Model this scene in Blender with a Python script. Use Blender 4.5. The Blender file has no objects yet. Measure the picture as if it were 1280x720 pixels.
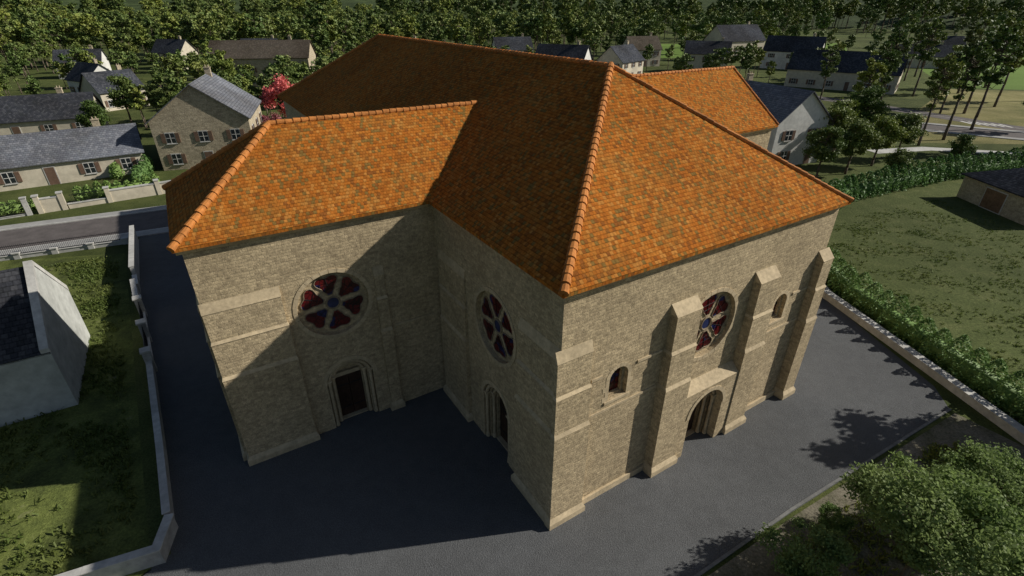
import bpy, math, random
import numpy as np
from mathutils import Vector, Matrix, noise as mnoise
random.seed(7); rng=np.random.default_rng(7)
R=math.radians
scene=bpy.context.scene
coll=scene.collection

# ------------------------------------------------------------ materials
class NT:
    def __init__(s,name,rough=0.85,spec=0.3):
        s.m=bpy.data.materials.new(name); s.m.use_nodes=True
        s.t=s.m.node_tree; s.n=s.t.nodes; s.l=s.t.links
        s.b=s.n['Principled BSDF']; s.b.inputs['Roughness'].default_value=rough
        s.b.inputs['Specular IOR Level'].default_value=spec
    def node(s,ty,ins=None,**kw):
        n=s.n.new(ty)
        for k,v in kw.items(): setattr(n,k,v)
        if ins:
            for k,v in ins.items():
                if hasattr(v,'is_output'): s.l.new(v,n.inputs[k])
                else: n.inputs[k].default_value=v
        return n
    def mix(s,f,a,b,bt='MIX'):
        n=s.n.new('ShaderNodeMix'); n.data_type='RGBA'; n.blend_type=bt
        for idx,v in ((0,f),(6,a),(7,b)):
            if hasattr(v,'is_output'): s.l.new(v,n.inputs[idx])
            else:
                n.inputs[idx].default_value=v if idx==0 else (tuple(v)+(1,) if len(v)==3 else v)
        return n.outputs[2]
    def ramp(s,f,stops,interp='LINEAR'):
        n=s.n.new('ShaderNodeValToRGB'); n.color_ramp.interpolation=interp
        e=n.color_ramp.elements
        while len(e)<len(stops): e.new(0.5)
        for i,(p,c) in enumerate(stops):
            e[i].position=p; e[i].color=tuple(c)+(1,) if len(c)==3 else c
        s.l.new(f,n.inputs[0]); return n.outputs[0]
    def math(s,op,a,b=None):
        n=s.n.new('ShaderNodeMath'); n.operation=op
        for i,v in enumerate((a,b)):
            if v is None: continue
            if hasattr(v,'is_output'): s.l.new(v,n.inputs[i])
            else: n.inputs[i].default_value=v
        return n.outputs[0]
    def col(s,c):
        if hasattr(c,'is_output'): s.l.new(c,s.b.inputs['Base Color'])
        else: s.b.inputs['Base Color'].default_value=tuple(c)+(1,)
    def bump(s,h,dist=0.02,st=1.0):
        n=s.node('ShaderNodeBump',{'Height':h,'Distance':dist,'Strength':st})
        s.l.new(n.outputs[0],s.b.inputs['Normal'])
    def noise(s,vec,scale,detail=4,rough=0.55):
        return s.node('ShaderNodeTexNoise',{'Vector':vec,'Scale':scale,'Detail':detail,'Roughness':rough}).outputs[0]
def g(v): return (v,v,v)

def mat_stone(name,c1,c2,mortar,bw=0.42,bh=0.19,dirt=0.5):
    s=NT(name,0.92,0.15)
    uv=s.node('ShaderNodeTexCoord').outputs['UV']
    ob=s.node('ShaderNodeNewGeometry').outputs['Position']
    wob=s.node('ShaderNodeTexNoise',{'Vector':uv,'Scale':1.7,'Detail':2.0})
    vm=s.node('ShaderNodeVectorMath',{0:wob.outputs[1],1:(0.5,0.5,0.5)},operation='SUBTRACT')
    vs=s.node('ShaderNodeVectorMath',{0:vm.outputs[0],'Scale':0.14},operation='SCALE')
    va=s.node('ShaderNodeVectorMath',{0:uv,1:vs.outputs[0]},operation='ADD')
    br=s.node('ShaderNodeTexBrick',{'Vector':va.outputs[0],'Color1':c1+(1,),'Color2':c2+(1,),'Mortar':mortar+(1,),'Scale':1.0,
        'Mortar Size':0.014,'Mortar Smooth':0.5,'Bias':-0.1,'Brick Width':bw,'Row Height':bh},offset=0.43,offset_frequency=2,squash=0.7,squash_frequency=3)
    n1=s.noise(ob,6.0,5,0.7); n2=s.noise(ob,0.35,4,0.6); n3=s.noise(ob,24,2,0.6)
    c=s.mix(0.7,br.outputs[0],s.ramp(n1,[(0.3,g(0.5)),(0.7,g(1.35))]),'MULTIPLY')
    c=s.mix(0.5,c,s.ramp(n3,[(0.3,g(0.55)),(0.7,g(1.35))]),'MULTIPLY')
    c=s.mix(dirt,c,s.ramp(n2,[(0.35,(0.72,0.70,0.66)),(0.62,(1.1,1.08,1.05))]),'MULTIPLY')
    s.col(c)
    h=s.math('ADD',s.math('MULTIPLY',br.outputs[1],-0.9),s.math('MULTIPLY',n1,0.9))
    s.bump(h,0.026,0.8)
    return s.m
def mat_plain(name,c,var=0.25,scale=3,rough=0.85,bump=0.01,spec=0.3,metal=0):
    s=NT(name,rough,spec)
    ob=s.node('ShaderNodeNewGeometry').outputs['Position']
    n=s.noise(ob,scale,5,0.65)
    n2=s.noise(ob,scale*0.15,3,0.5)
    cc=s.mix(1.0,c,s.ramp(n,[(0.3,g(1-var)),(0.7,g(1+var))]),'MULTIPLY')
    cc=s.mix(1.0,cc,s.ramp(n2,[(0.3,g(1-var)),(0.7,g(1+var*0.6))]),'MULTIPLY')
    s.col(cc); s.b.inputs['Metallic'].default_value=metal
    if bump: s.bump(n,bump,0.8)
    return s.m
def mat_tile(name,cols,moss,bw=0.2,bh=0.27,dirt=(0.5,0.45,0.4),mossf=0.3,bd=0.03):
    s=NT(name,0.95,0.04)
    uv=s.node('ShaderNodeTexCoord').outputs['UV']
    ob=s.node('ShaderNodeNewGeometry').outputs['Position']
    sep=s.node('ShaderNodeSeparateXYZ',{0:uv})
    row=s.math('DIVIDE',sep.outputs[1],bh)
    rf=s.math('FLOOR',row); rfr=s.math('FRACT',row)
    off=s.math('MULTIPLY',s.math('MODULO',rf,2.0),0.5)
    wrow=s.node('ShaderNodeTexWhiteNoise',{'W':rf},noise_dimensions='1D').outputs[0]
    cx=s.math('ADD',s.math('ADD',s.math('DIVIDE',sep.outputs[0],bw),off),s.math('MULTIPLY',wrow,0.15))
    cf=s.math('FLOOR',cx); cfr=s.math('FRACT',cx)
    cv=s.node('ShaderNodeCombineXYZ',{0:cf,1:rf,2:0.0}).outputs[0]
    wn=s.node('ShaderNodeTexWhiteNoise',{'Vector':cv},noise_dimensions='2D')
    n=len(cols)
    c=s.ramp(wn.outputs[0],[(i/n,cols[i]) for i in range(n)],'CONSTANT')
    n1=s.noise(ob,0.9,5,0.65); n2=s.noise(ob,9,4,0.7); n3=s.noise(ob,0.12,2,0.5)
    c=s.mix(s.math('MULTIPLY',s.ramp(n1,[(0.48,g(0)),(0.72,g(1))]),mossf),c,moss)
    c=s.mix(0.7,c,s.ramp(n2,[(0.3,g(0.5)),(0.7,g(1.3))]),'MULTIPLY')
    c=s.mix(0.6,c,s.ramp(n3,[(0.35,dirt),(0.6,g(1.1))]),'MULTIPLY')
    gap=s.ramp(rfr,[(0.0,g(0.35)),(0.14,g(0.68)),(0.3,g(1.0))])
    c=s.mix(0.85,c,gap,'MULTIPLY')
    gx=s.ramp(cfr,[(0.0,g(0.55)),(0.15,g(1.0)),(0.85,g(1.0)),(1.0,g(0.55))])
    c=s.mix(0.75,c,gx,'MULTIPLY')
    s.col(c)
    ar=s.math('SUBTRACT',cfr,0.5); ar=s.math('MULTIPLY',ar,ar); ar=s.math('MULTIPLY',ar,-1.8)
    h=s.math('ADD',ar,s.math('MULTIPLY',rfr,-0.8))
    h=s.math('ADD',h,s.math('MULTIPLY',wn.outputs[0],0.3))
    h=s.math('ADD',h,s.math('MULTIPLY',n2,0.25))
    s.bump(h,bd,0.6)
    return s.m
def mat_leaf(name,c1,c2,c3,trans=0.25):
    s=NT(name,0.6,0.25)
    geo=s.node('ShaderNodeNewGeometry')
    oi=s.node('ShaderNodeObjectInfo')
    n=s.noise(geo.outputs['Position'],0.25,1,0.5)
    c=s.mix(geo.outputs['Random Per Island'],c1,c2)
    c=s.mix(s.ramp(n,[(0.4,g(0)),(0.65,g(0.7))]),c,c3)
    c=s.mix(0.75,c,s.ramp(oi.outputs['Random'],[(0,(0.5,0.66,0.55)),(0.5,(1,1,1)),(1,(1.6,1.4,0.95))]),'MULTIPLY')
    s.col(c)
    if trans:
        tr=s.node('ShaderNodeBsdfTranslucent',{'Color':c})
        mx=s.node('ShaderNodeMixShader',{0:trans,1:s.b.outputs[0],2:tr.outputs[0]})
        s.l.new(mx.outputs[0],s.n['Material Output'].inputs[0])
    return s.m
def mat_ground(name,stops,scale=0.35,fine=14,bump=0.05,rough=0.95,big=0.03,lo=0.45):
    s=NT(name,rough,0.1)
    ob=s.node('ShaderNodeNewGeometry').outputs['Position']
    n=s.noise(ob,scale,6,0.68); n2=s.noise(ob,fine,4,0.75); n3=s.noise(ob,big,3,0.5)
    c=s.ramp(n,stops)
    c=s.mix(0.85,c,s.ramp(n2,[(0.3,g(lo)),(0.7,g(2-lo))]),'MULTIPLY')
    c=s.mix(0.8,c,s.ramp(n3,[(0.35,g(0.7)),(0.65,g(1.2))]),'MULTIPLY')
    s.col(c); s.bump(n2,bump,0.9)
    return s.m
STONE=mat_stone('church_rubble_stone',(0.56,0.45,0.285),(0.385,0.305,0.195),(0.51,0.415,0.275),0.32,0.14,0.45)
ASHLAR=mat_plain('dressed_stone',(0.51,0.41,0.265),0.22,5,0.9,0.01)
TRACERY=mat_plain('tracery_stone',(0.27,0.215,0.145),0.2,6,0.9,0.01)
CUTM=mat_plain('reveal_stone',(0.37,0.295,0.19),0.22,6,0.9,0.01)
TILE=mat_tile('clay_tile',[(0.46,0.155,0.026),(0.41,0.13,0.022),(0.47,0.175,0.032),(0.35,0.115,0.02),(0.45,0.16,0.027),(0.23,0.135,0.038),(0.50,0.21,0.047),(0.27,0.095,0.022),(0.43,0.14,0.022)],(0.26,0.155,0.042),0.15,0.175,dirt=(0.8,0.77,0.74),mossf=0.5,bd=0.0045)
RIDGE=mat_plain('ridge_tile_clay',(0.48,0.18,0.042),0.3,6,0.8,0.01)
SLATE=mat_tile('slate',[(0.07,0.075,0.09),(0.05,0.055,0.067),(0.095,0.10,0.115),(0.06,0.065,0.08)],(0.07,0.075,0.06),0.3,0.3,bd=0.015)
SLATEL=mat_tile('slate_light',[(0.19,0.205,0.235),(0.16,0.17,0.20),(0.24,0.25,0.28),(0.18,0.19,0.22)],(0.14,0.14,0.12),0.35,0.35,bd=0.015)
BROWNT=mat_tile('brown_tile',[(0.12,0.10,0.08),(0.10,0.085,0.07),(0.15,0.125,0.10),(0.11,0.09,0.07)],(0.08,0.08,0.05),0.25,0.3,bd=0.015)
WOOD=mat_plain('oak_door_wood',(0.05,0.026,0.016),0.35,7,0.7,0.008)
WOODL=mat_plain('garage_door_wood',(0.22,0.13,0.075),0.3,4,0.7,0.008)
IRON=mat_plain('black_iron',(0.015,0.015,0.017),0.1,8,0.5,0)
WHITE=mat_plain('white_render',(0.66,0.65,0.61),0.15,2,0.85,0.006)
GREYW=mat_plain('grey_render',(0.48,0.49,0.46),0.2,1.5,0.9,0.006)
CREAM=mat_plain('cream_render',(0.58,0.52,0.41),0.15,1.5,0.9,0.006)
HSTONE=mat_stone('house_stone',(0.55,0.47,0.34),(0.38,0.32,0.23),(0.50,0.43,0.32),0.5,0.24,0.4)
GLASSD=mat_plain('dark_window_glass',(0.02,0.025,0.03),0.1,2,0.12,0,0.6)
SHUT=mat_plain('shutter_paint',(0.16,0.10,0.07),0.2,5,0.6,0)
s=NT('asphalt',0.93,0.12); ob=s.node('ShaderNodeNewGeometry').outputs['Position']
n=s.noise(ob,22,4,0.8); n2=s.noise(ob,0.18,5,0.6); n3=s.node('ShaderNodeTexVoronoi',{'Vector':ob,'Scale':22.0}).outputs[0]
n4=s.noise(ob,1.6,5,0.7)
c=s.mix(0.95,(0.108,0.111,0.114),s.ramp(n,[(0.3,g(0.4)),(0.7,g(1.6))]),'MULTIPLY')
c=s.mix(0.5,c,s.ramp(n2,[(0.35,g(0.78)),(0.65,g(1.15))]),'MULTIPLY')
c=s.mix(0.4,c,s.ramp(n4,[(0.35,g(0.78)),(0.65,g(1.15))]),'MULTIPLY'); s.col(c)
s.bump(s.math('ADD',n,n3),0.014,0.9); ASPH=s.m
ROADM=mat_plain('road_asphalt',(0.12,0.105,0.10),0.2,6,0.92,0.006)
PAVE=mat_plain('pavement_concrete',(0.34,0.335,0.32),0.15,4,0.92,0.005)
CONC=mat_plain('pale_concrete',(0.50,0.49,0.46),0.2,3,0.9,0.008)
CONCG=mat_plain('grey_concrete',(0.40,0.395,0.375),0.25,2.5,0.9,0.01)
GRASS=mat_ground('grass',[(0.3,(0.045,0.06,0.018)),(0.5,(0.08,0.098,0.03)),(0.7,(0.12,0.13,0.045))],0.25,9)
LAWN=mat_ground('lawn',[(0.3,(0.07,0.088,0.028)),(0.5,(0.09,0.11,0.036)),(0.7,(0.125,0.138,0.052))],0.5,5,0.07,lo=0.5)
YARD=mat_ground('weedy_grass',[(0.3,(0.05,0.06,0.022)),(0.46,(0.09,0.11,0.032)),(0.6,(0.14,0.165,0.045)),(0.72,(0.2,0.2,0.10))],0.55,8)
SOIL=mat_ground('gravelly_soil',[(0.3,(0.09,0.095,0.05)),(0.5,(0.18,0.165,0.12)),(0.7,(0.25,0.225,0.175))],0.7,9,0.04)
FIELD=mat_ground('far_field',[(0.3,(0.13,0.21,0.04)),(0.7,(0.17,0.26,0.06))],0.05,2,0.05,big=0.01,lo=0.8)
DRY=mat_ground('dry_meadow',[(0.3,(0.12,0.13,0.045)),(0.5,(0.22,0.2,0.08)),(0.7,(0.28,0.25,0.12))],0.12,5,0.05)
BARK=mat_plain('bark',(0.14,0.11,0.08),0.35,9,0.95,0)
LEAFA=mat_leaf('leaf_green',(0.085,0.13,0.028),(0.15,0.205,0.05),(0.19,0.23,0.065),0.15)
LEAFF=mat_leaf('leaf_forest',(0.095,0.145,0.038),(0.175,0.235,0.062),(0.22,0.25,0.075),0)
LEAFN=mat_leaf('leaf_near_tree',(0.13,0.20,0.055),(0.24,0.33,0.10),(0.28,0.35,0.13),0.45)
LEAFH=mat_leaf('hedge_leaf',(0.12,0.21,0.06),(0.20,0.32,0.10),(0.17,0.27,0.09),0.2)
LEAFP=mat_leaf('pine_needle',(0.06,0.09,0.03),(0.10,0.135,0.045),(0.13,0.15,0.055),0)
PINK=mat_leaf('blossom_pink',(0.45,0.10,0.14),(0.6,0.22,0.25),(0.5,0.15,0.2),0.2)
WEED=mat_leaf('weed_blade',(0.08,0.12,0.025),(0.15,0.19,0.045),(0.2,0.22,0.06),0.3)
s=NT('stained_glass',0.3,0.4); uv=s.node('ShaderNodeTexCoord').outputs['Object']
v=s.node('ShaderNodeTexVoronoi',{'Vector':uv,'Scale':2.6}); v2=s.node('ShaderNodeTexVoronoi',{'Vector':uv,'Scale':4.6},feature='DISTANCE_TO_EDGE')
sep=s.node('ShaderNodeSeparateColor',{0:v.outputs[1]})
c=s.ramp(sep.outputs[0],[(0,(0.10,0.006,0.008)),(0.35,(0.05,0.004,0.006)),(0.62,(0.13,0.009,0.009)),(0.85,(0.016,0.022,0.11))],'CONSTANT')
c=s.mix(1.0,c,s.ramp(v2.outputs[0],[(0.0,g(0.08)),(0.04,g(0.15)),(0.06,g(1))]),'MULTIPLY'); s.col(c); SGLASS=s.m
SBLUE=mat_plain('blue_glass',(0.025,0.035,0.11),0.4,4,0.3,0,0.4)

# ------------------------------------------------------------ mesh builder
def set_uv(me):
    uvl=me.uv_layers.new(name='UVMap') if not me.uv_layers else me.uv_layers[0]
    for p in me.polygons:
        nrm=p.normal
        if abs(nrm.z)>0.97: t=Vector((1,0,0)); w=Vector((0,1,0))
        else:
            t=Vector((0,0,1)).cross(nrm).normalized(); w=nrm.cross(t)
            if w.z<0: w=-w
        for li in p.loop_indices:
            co=me.vertices[me.loops[li].vertex_index].co
            uvl.data[li].uv=(co.dot(t),co.dot(w))
class B:
    def __init__(s): s.v=[];s.f=[];s.m=[]
    def poly(s,pts,m=0):
        i=len(s.v); s.v+= [tuple(p) for p in pts]; s.f.append(tuple(range(i,i+len(pts)))); s.m.append(m)
    def solid(s,bot,top,m=0):
        n=len(bot); i=len(s.v); s.v+=[tuple(p) for p in bot]+[tuple(p) for p in top]
        s.f.append(tuple(range(i+n-1,i-1,-1))); s.f.append(tuple(range(i+n,i+2*n))); s.m+=[m,m]
        for k in range(n):
            k2=(k+1)%n; s.f.append((i+k,i+k2,i+n+k2,i+n+k)); s.m.append(m)
    def box(s,x0,x1,y0,y1,z0,z1,m=0):
        s.solid([(x0,y0,z0),(x1,y0,z0),(x1,y1,z0),(x0,y1,z0)],[(x0,y0,z1),(x1,y0,z1),(x1,y1,z1),(x0,y1,z1)],m)
    def cyl(s,p0,p1,r0,r1,n=8,m=0):
        p0=Vector(p0);p1=Vector(p1);d=(p1-p0).normalized()
        a=d.orthogonal().normalized();b=d.cross(a)
        ring=lambda p,r:[p+a*math.cos(2*math.pi*k/n)*r+b*math.sin(2*math.pi*k/n)*r for k in range(n)]
        s.solid(ring(p0,r0),ring(p1,r1),m)
    def tf(s,M):
        s.v=[tuple(M@Vector(p)) for p in s.v]; return s
    def build(s,name,mats,parent=None,smooth=False):
        me=bpy.data.meshes.new(name); me.from_pydata(s.v,[],s.f)
        for mm in mats: me.materials.append(mm)
        me.polygons.foreach_set('material_index',s.m)
        me.update()
        import bmesh
        bm=bmesh.new(); bm.from_mesh(me); bmesh.ops.recalc_face_normals(bm,faces=bm.faces); bm.to_mesh(me); bm.free()
        set_uv(me)
        if smooth: me.polygons.foreach_set('use_smooth',[True]*len(me.polygons))
        o=bpy.data.objects.new(name,me); coll.objects.link(o)
        if parent: o.parent=parent
        return o
def empty(name,loc=(0,0,0),rz=0):
    o=bpy.data.objects.new(name,None); coll.objects.link(o); o.location=loc; o.rotation_euler=(0,0,rz); o.empty_display_size=0.5
    return o
def sheet(name,pts,z,mat):
    b=B(); b.poly([(x,y,z) for x,y in pts])
    o=b.build(name,[mat]); 
    if o.data.polygons[0].normal.z<0:
        o.data.flip_normals()
    return o

# ------------------------------------------------------------ church
PSI=0.556; NX,NY=1.67,14.48
HE=11.75; W=17.3; D=10.75; L=10.75; HR=17.5; RB=8.3; BL=49.0; HL=15.2; Q=5.0; WW=4.5
TA=30.6; TD=12.7; TW=5.1; THL=15.5
church=empty('stone_church',(NX,NY,0),PSI)
IN=0.3
def solid_obj(name,x0,x1,y0,y1,z0,z1):
    b=B(); b.box(x0,x1,y0,y1,z0,z1); return b.build(name,[STONE,ASHLAR],church)
def arch_prism(xc,zb,w,h,y0,y1,n=10):
    r=w/2; pts=[(xc-r,zb),(xc+r,zb)]
    for k in range(n+1):
        a=math.pi*k/n; pts.append((xc+r*math.cos(a),zb+h-r+r*math.sin(a)))
    b=B(); b.solid([(x,y0,z) for x,z in pts],[(x,y1,z) for x,z in pts]); return b
def circ_prism(xc,zc,r,y0,y1,n=40):
    b=B(); c=[(xc+r*math.cos(2*math.pi*k/n),zc+r*math.sin(2*math.pi*k/n)) for k in range(n)]
    b.solid([(x,y0,z) for x,z in c],[(x,y1,z) for x,z in c]); return b
def cut(obj,cutters):
    for cb in cutters:
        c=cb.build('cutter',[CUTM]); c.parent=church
        md=obj.modifiers.new('b','BOOLEAN'); md.operation='DIFFERENCE'; md.solver='EXACT'; md.object=c
    dg=bpy.context.evaluated_depsgraph_get(); dg.update()
    me=bpy.data.meshes.new_from_object(obj.evaluated_get(dg))
    obj.modifiers.clear(); obj.data=me; set_uv(me)
    for o in [o for o in bpy.data.objects if o.name.startswith('cutter')]: bpy.data.objects.remove(o,do_unlink=True)
def fr(ox,oy,ang): return Matrix.Translation((ox,oy,0))@Matrix.Rotation(ang,4,'Z')
F_S=fr(0,IN,0)
F_W=fr(-L,D+IN,0)
F_N=fr(IN,D+IN,R(-90))
main=solid_obj('walls_main',IN,W-IN,IN,BL-IN,-0.2,HE-0.12)
wing=solid_obj('walls_left_wing',-L+IN,IN+0.7,D+IN,D+2*WW-IN,-0.2,HE-0.12)
tr=solid_obj('walls_right_wing',W-1,TA-IN,TD+IN,TD+2*TW-IN,-0.2,HE-0.12)
b=B(); b.solid([(TA-IN-0.4,TD+IN,HE-0.12),(TA-IN-0.4,TD+2*TW-IN,HE-0.12),(TA-IN-0.4,TD+TW,THL-0.12)],[(TA-IN,TD+IN,HE-0.12),(TA-IN,TD+2*TW-IN,HE-0.12),(TA-IN,TD+TW,THL-0.12)]); b.build('gable_right_wing',[STONE],church)

RZ=7.42; RR=1.68
def kit_portal_cuts(xc,yf,dp=0,hs=1.0):
    H1,H2,H3=4.35*hs,4.05*hs,3.75*hs
    return [arch_prism(xc,-0.3,2.4,H1,yf-1.5,yf+0.24+dp),arch_prism(xc,-0.3,1.9,H2,yf-1.5,yf+0.5+dp),arch_prism(xc,-0.3,1.4,H3,yf-1.5,yf+0.8+dp)]
def portal_parts(M,xc,yf,tag,dp=0,hs=1.0):
    d=yf+0.76+dp; dh=4.35*(1-hs); Z=lambda z:z-dh
    dd=B(); 
    for sx in (-1,1):
        x0,x1=sorted((xc+sx*0.012,xc+sx*0.695)); dd.box(x0,x1,d-0.1,d+0.02,0.06,Z(2.75))
        for k in range(4):
            xx=x0+0.168*k+0.01; dd.box(xx,xx+0.155,d-0.12,d-0.101,0.12,Z(2.7))
        for zz in (0.6,Z(2.1)): dd.box(x0+0.04,x1-0.04,d-0.135,d-0.121,zz,zz+0.08,1)
    dd.tf(M).build('door_'+tag,[WOOD,IRON],church)
    st=B()
    st.box(xc-0.698,xc+0.698,d-0.14,d+0.03,Z(2.75),Z(2.98))
    st.box(xc-0.698,xc+0.698,d-0.35,d+0.02,-0.1,0.06)
    for sx in (-1,1):
        for (xo,yo) in ((1.07,yf+0.12+dp),(0.82,yf+0.38+dp)):
            x=xc+sx*xo
            st.cyl((x,yo,0.05),(x,yo,0.35),0.12,0.10,10); st.cyl((x,yo,0.35),(x,yo,Z(2.75)),0.08,0.08,10)
            st.cyl((x,yo,Z(2.75)),(x,yo,Z(2.98)),0.085,0.13,8); st.box(x-0.13,x+0.13,yo-0.12,yo+0.12,Z(2.98),Z(3.08))
    for (rad,yo,zc) in ((1.07,yf+0.12+dp,-0.3+4.35*hs-1.2),(0.82,yf+0.38+dp,-0.3+4.05*hs-0.95)):
        n=14
        for k in range(n):
            a0=math.pi*k/n;a1=math.pi*(k+1)/n
            st.cyl((xc+rad*math.cos(a0),yo,zc+rad*math.sin(a0)),(xc+rad*math.cos(a1),yo,zc+rad*math.sin(a1)),0.08,0.08,7)
    n=16; zc=-0.3+4.35*hs-1.2
    for k in range(n):
        a0=math.pi*k/n;a1=math.pi*(k+1)/n-0.008
        f=lambda r,a,y:(xc+r*math.cos(a),y,zc+r*math.sin(a))
        st.solid([f(1.202,a0,yf-0.03),f(1.42,a0,yf-0.03),f(1.42,a1,yf-0.03),f(1.202,a1,yf-0.03)],[f(1.202,a0,yf+0.05),f(1.42,a0,yf+0.05),f(1.42,a1,yf+0.05),f(1.202,a1,yf+0.05)])
    st.tf(M).build('portal_columns_'+tag,[ASHLAR],church)
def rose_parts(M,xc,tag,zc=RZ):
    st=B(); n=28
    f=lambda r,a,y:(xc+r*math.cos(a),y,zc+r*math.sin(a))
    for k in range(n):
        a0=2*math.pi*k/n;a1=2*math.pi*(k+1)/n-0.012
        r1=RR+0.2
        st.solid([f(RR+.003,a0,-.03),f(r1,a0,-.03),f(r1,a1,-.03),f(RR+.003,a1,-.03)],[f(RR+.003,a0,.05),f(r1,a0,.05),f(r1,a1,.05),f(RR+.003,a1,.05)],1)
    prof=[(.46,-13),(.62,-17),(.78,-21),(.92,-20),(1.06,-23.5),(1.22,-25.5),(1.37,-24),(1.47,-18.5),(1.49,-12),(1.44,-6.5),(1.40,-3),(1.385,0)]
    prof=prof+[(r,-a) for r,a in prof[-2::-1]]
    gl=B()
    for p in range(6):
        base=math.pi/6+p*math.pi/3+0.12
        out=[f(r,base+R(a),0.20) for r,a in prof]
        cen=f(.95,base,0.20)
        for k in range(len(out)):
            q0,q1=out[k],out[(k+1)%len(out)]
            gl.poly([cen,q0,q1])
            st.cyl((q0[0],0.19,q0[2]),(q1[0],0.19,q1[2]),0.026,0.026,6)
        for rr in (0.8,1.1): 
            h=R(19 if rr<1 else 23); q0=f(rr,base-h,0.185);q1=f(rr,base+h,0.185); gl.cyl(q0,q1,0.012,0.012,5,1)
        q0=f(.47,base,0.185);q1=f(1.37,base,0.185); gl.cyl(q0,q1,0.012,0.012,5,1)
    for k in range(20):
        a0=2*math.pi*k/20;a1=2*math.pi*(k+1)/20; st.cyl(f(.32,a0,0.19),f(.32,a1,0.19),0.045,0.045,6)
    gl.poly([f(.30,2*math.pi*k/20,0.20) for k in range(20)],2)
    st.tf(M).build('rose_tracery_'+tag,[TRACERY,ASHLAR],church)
    gl.tf(M).build('rose_glass_'+tag,[SGLASS,IRON,SBLUE],church)
def buttress(bb,x0,x1,p,ztop,m=0):
    bb.box(x0-0.1,x1+0.1,-p-0.13,0.02,-0.1,0.3,1)
    bb.solid([(x0-0.1,-p-0.13,0.3),(x1+0.1,-p-0.13,0.3),(x1+0.1,0.02,0.3),(x0-0.1,0.02,0.3)],[(x0,-p,0.5),(x1,-p,0.5),(x1,0.02,0.5),(x0,0.02,0.5)],1)
    z1=5.2
    bb.box(x0,x1,-p,0.02,0.5,z1,0)
    q=p-0.06
    bb.solid([(x0-0.02,-p-0.03,z1),(x1+0.02,-p-0.03,z1),(x1+0.02,0.03,z1),(x0-0.02,0.03,z1)],[(x0+.03,-q,z1+.16),(x1-.03,-q,z1+.16),(x1-.03,0.03,z1+.16),(x0+.03,0.03,z1+.16)],1)
    bb.box(x0+0.03,x1-0.03,-q,0.02,z1+0.16,7.1,0)
    q2=q-0.06
    bb.solid([(x0+.01,-q-0.03,7.1),(x1-.01,-q-0.03,7.1),(x1-.01,0.03,7.1),(x0+.01,0.03,7.1)],[(x0+.06,-q2,7.22),(x1-.06,-q2,7.22),(x1-.06,0.03,7.22),(x0+.06,0.03,7.22)],1)
    bb.box(x0+0.06,x1-0.06,-q2,0.02,7.22,ztop,0)
    bb.solid([(x0+.04,-q2-0.02,ztop),(x1-.04,-q2-0.02,ztop),(x1-.04,0.02,ztop),(x0+.04,0.02,ztop)],[(x0+.04,-0.005,ztop+0.45),(x1-.04,-0.005,ztop+0.45),(x1-.04,0.02,ztop+0.45),(x0+.04,0.02,ztop+0.45)],1)
def string(bb,x0,x1,z,p=0.05): bb.box(x0,x1,-p,0.02,z,z+0.12,1)
xcS=9.2; xr=8.65; HS=0.92
wins=[(3.35,6.45),(14.1,6.6)]
pb=B(); pb.box(7.42,11.18,-0.46,0.6,-0.1,4.05)
pb.solid([(7.42,-0.46,4.05),(11.18,-0.46,4.05),(11.18,0.3,4.05),(7.42,0.3,4.05)],[(7.42,-0.02,4.5),(11.18,-0.02,4.5),(11.18,0.3,4.5),(7.42,0.3,4.5)],1)
po=pb.tf(F_S).build('portal_block_s',[STONE,ASHLAR],church)
def TFm(l,M): return [c.tf(M) for c in l]
cs=[circ_prism(xr,RZ,RR,-1,0.22)]+[arch_prism(x,z-0.75,1.0,1.55,-1,0.2) for x,z in wins]+[arch_prism(x,z-0.65,0.7,1.3,-1,0.4) for x,z in wins]
cs+=kit_portal_cuts(xcS,-0.46,0.35,HS)
cs=TFm(cs,F_S)
xN=5.9
cs+=TFm([circ_prism(xN,RZ+.08,RR,-1,0.22)]+kit_portal_cuts(xN,0),F_N)
cut(main,cs)
cut(po,TFm(kit_portal_cuts(xcS,-0.46,0.35,HS),F_S))
portal_parts(F_S,xcS,-0.46,'s',0.35,HS); rose_parts(F_S,xr,'s')
portal_parts(F_N,xN,0,'n'); rose_parts(F_N,xN,'n',RZ+.08)
wb=B()
for x,z in wins:
    wb.box(x-0.36,x+0.36,0.34,0.39,z-0.66,z+0.66,0)
    for dx in (-0.12,0.12): wb.box(x+dx-0.01,x+dx+0.01,0.32,0.339,z-0.65,z+0.6,1)
    for dz in (-0.3,0,0.3): wb.box(x-0.34,x+0.34,0.31,0.319,z+dz,z+dz+0.02,1)
wb.tf(F_S).build('arched_window_glass',[SGLASS,IRON],church)
wb=B()
for x,z in wins:
    f=lambda r,a,y:(x+r*math.cos(a),y,z+0.3+r*math.sin(a))
    for k in range(10):
        a0=math.pi*k/10;a1=math.pi*(k+1)/10-0.02
        wb.solid([f(.503,a0,-.012),f(.7,a0,-.012),f(.7,a1,-.012),f(.503,a1,-.012)],[f(.503,a0,.04),f(.7,a0,.04),f(.7,a1,.04),f(.503,a1,.04)])
    for sx in (-1,1):
        for j in range(4):
            x0,x1=sorted((x+sx*0.503,x+sx*(0.68 if j%2 else 0.82))); wb.box(x0,x1,-0.01,0.04,z-0.75+j*0.26,z-0.75+j*0.26+0.245)
    wb.box(x-0.7,x+0.7,-0.06,0.05,z-0.88,z-0.76)
wb.tf(F_S).build('arched_window_surrounds',[ASHLAR],church)
bt=B()
buttress(bt,0.0,1.75,0.26,8.75)
buttress(bt,5.8,7.4,0.52,8.95); buttress(bt,11.2,12.75,0.52,8.95); buttress(bt,16.3,W-IN+0.3,0.5,8.75)
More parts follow.
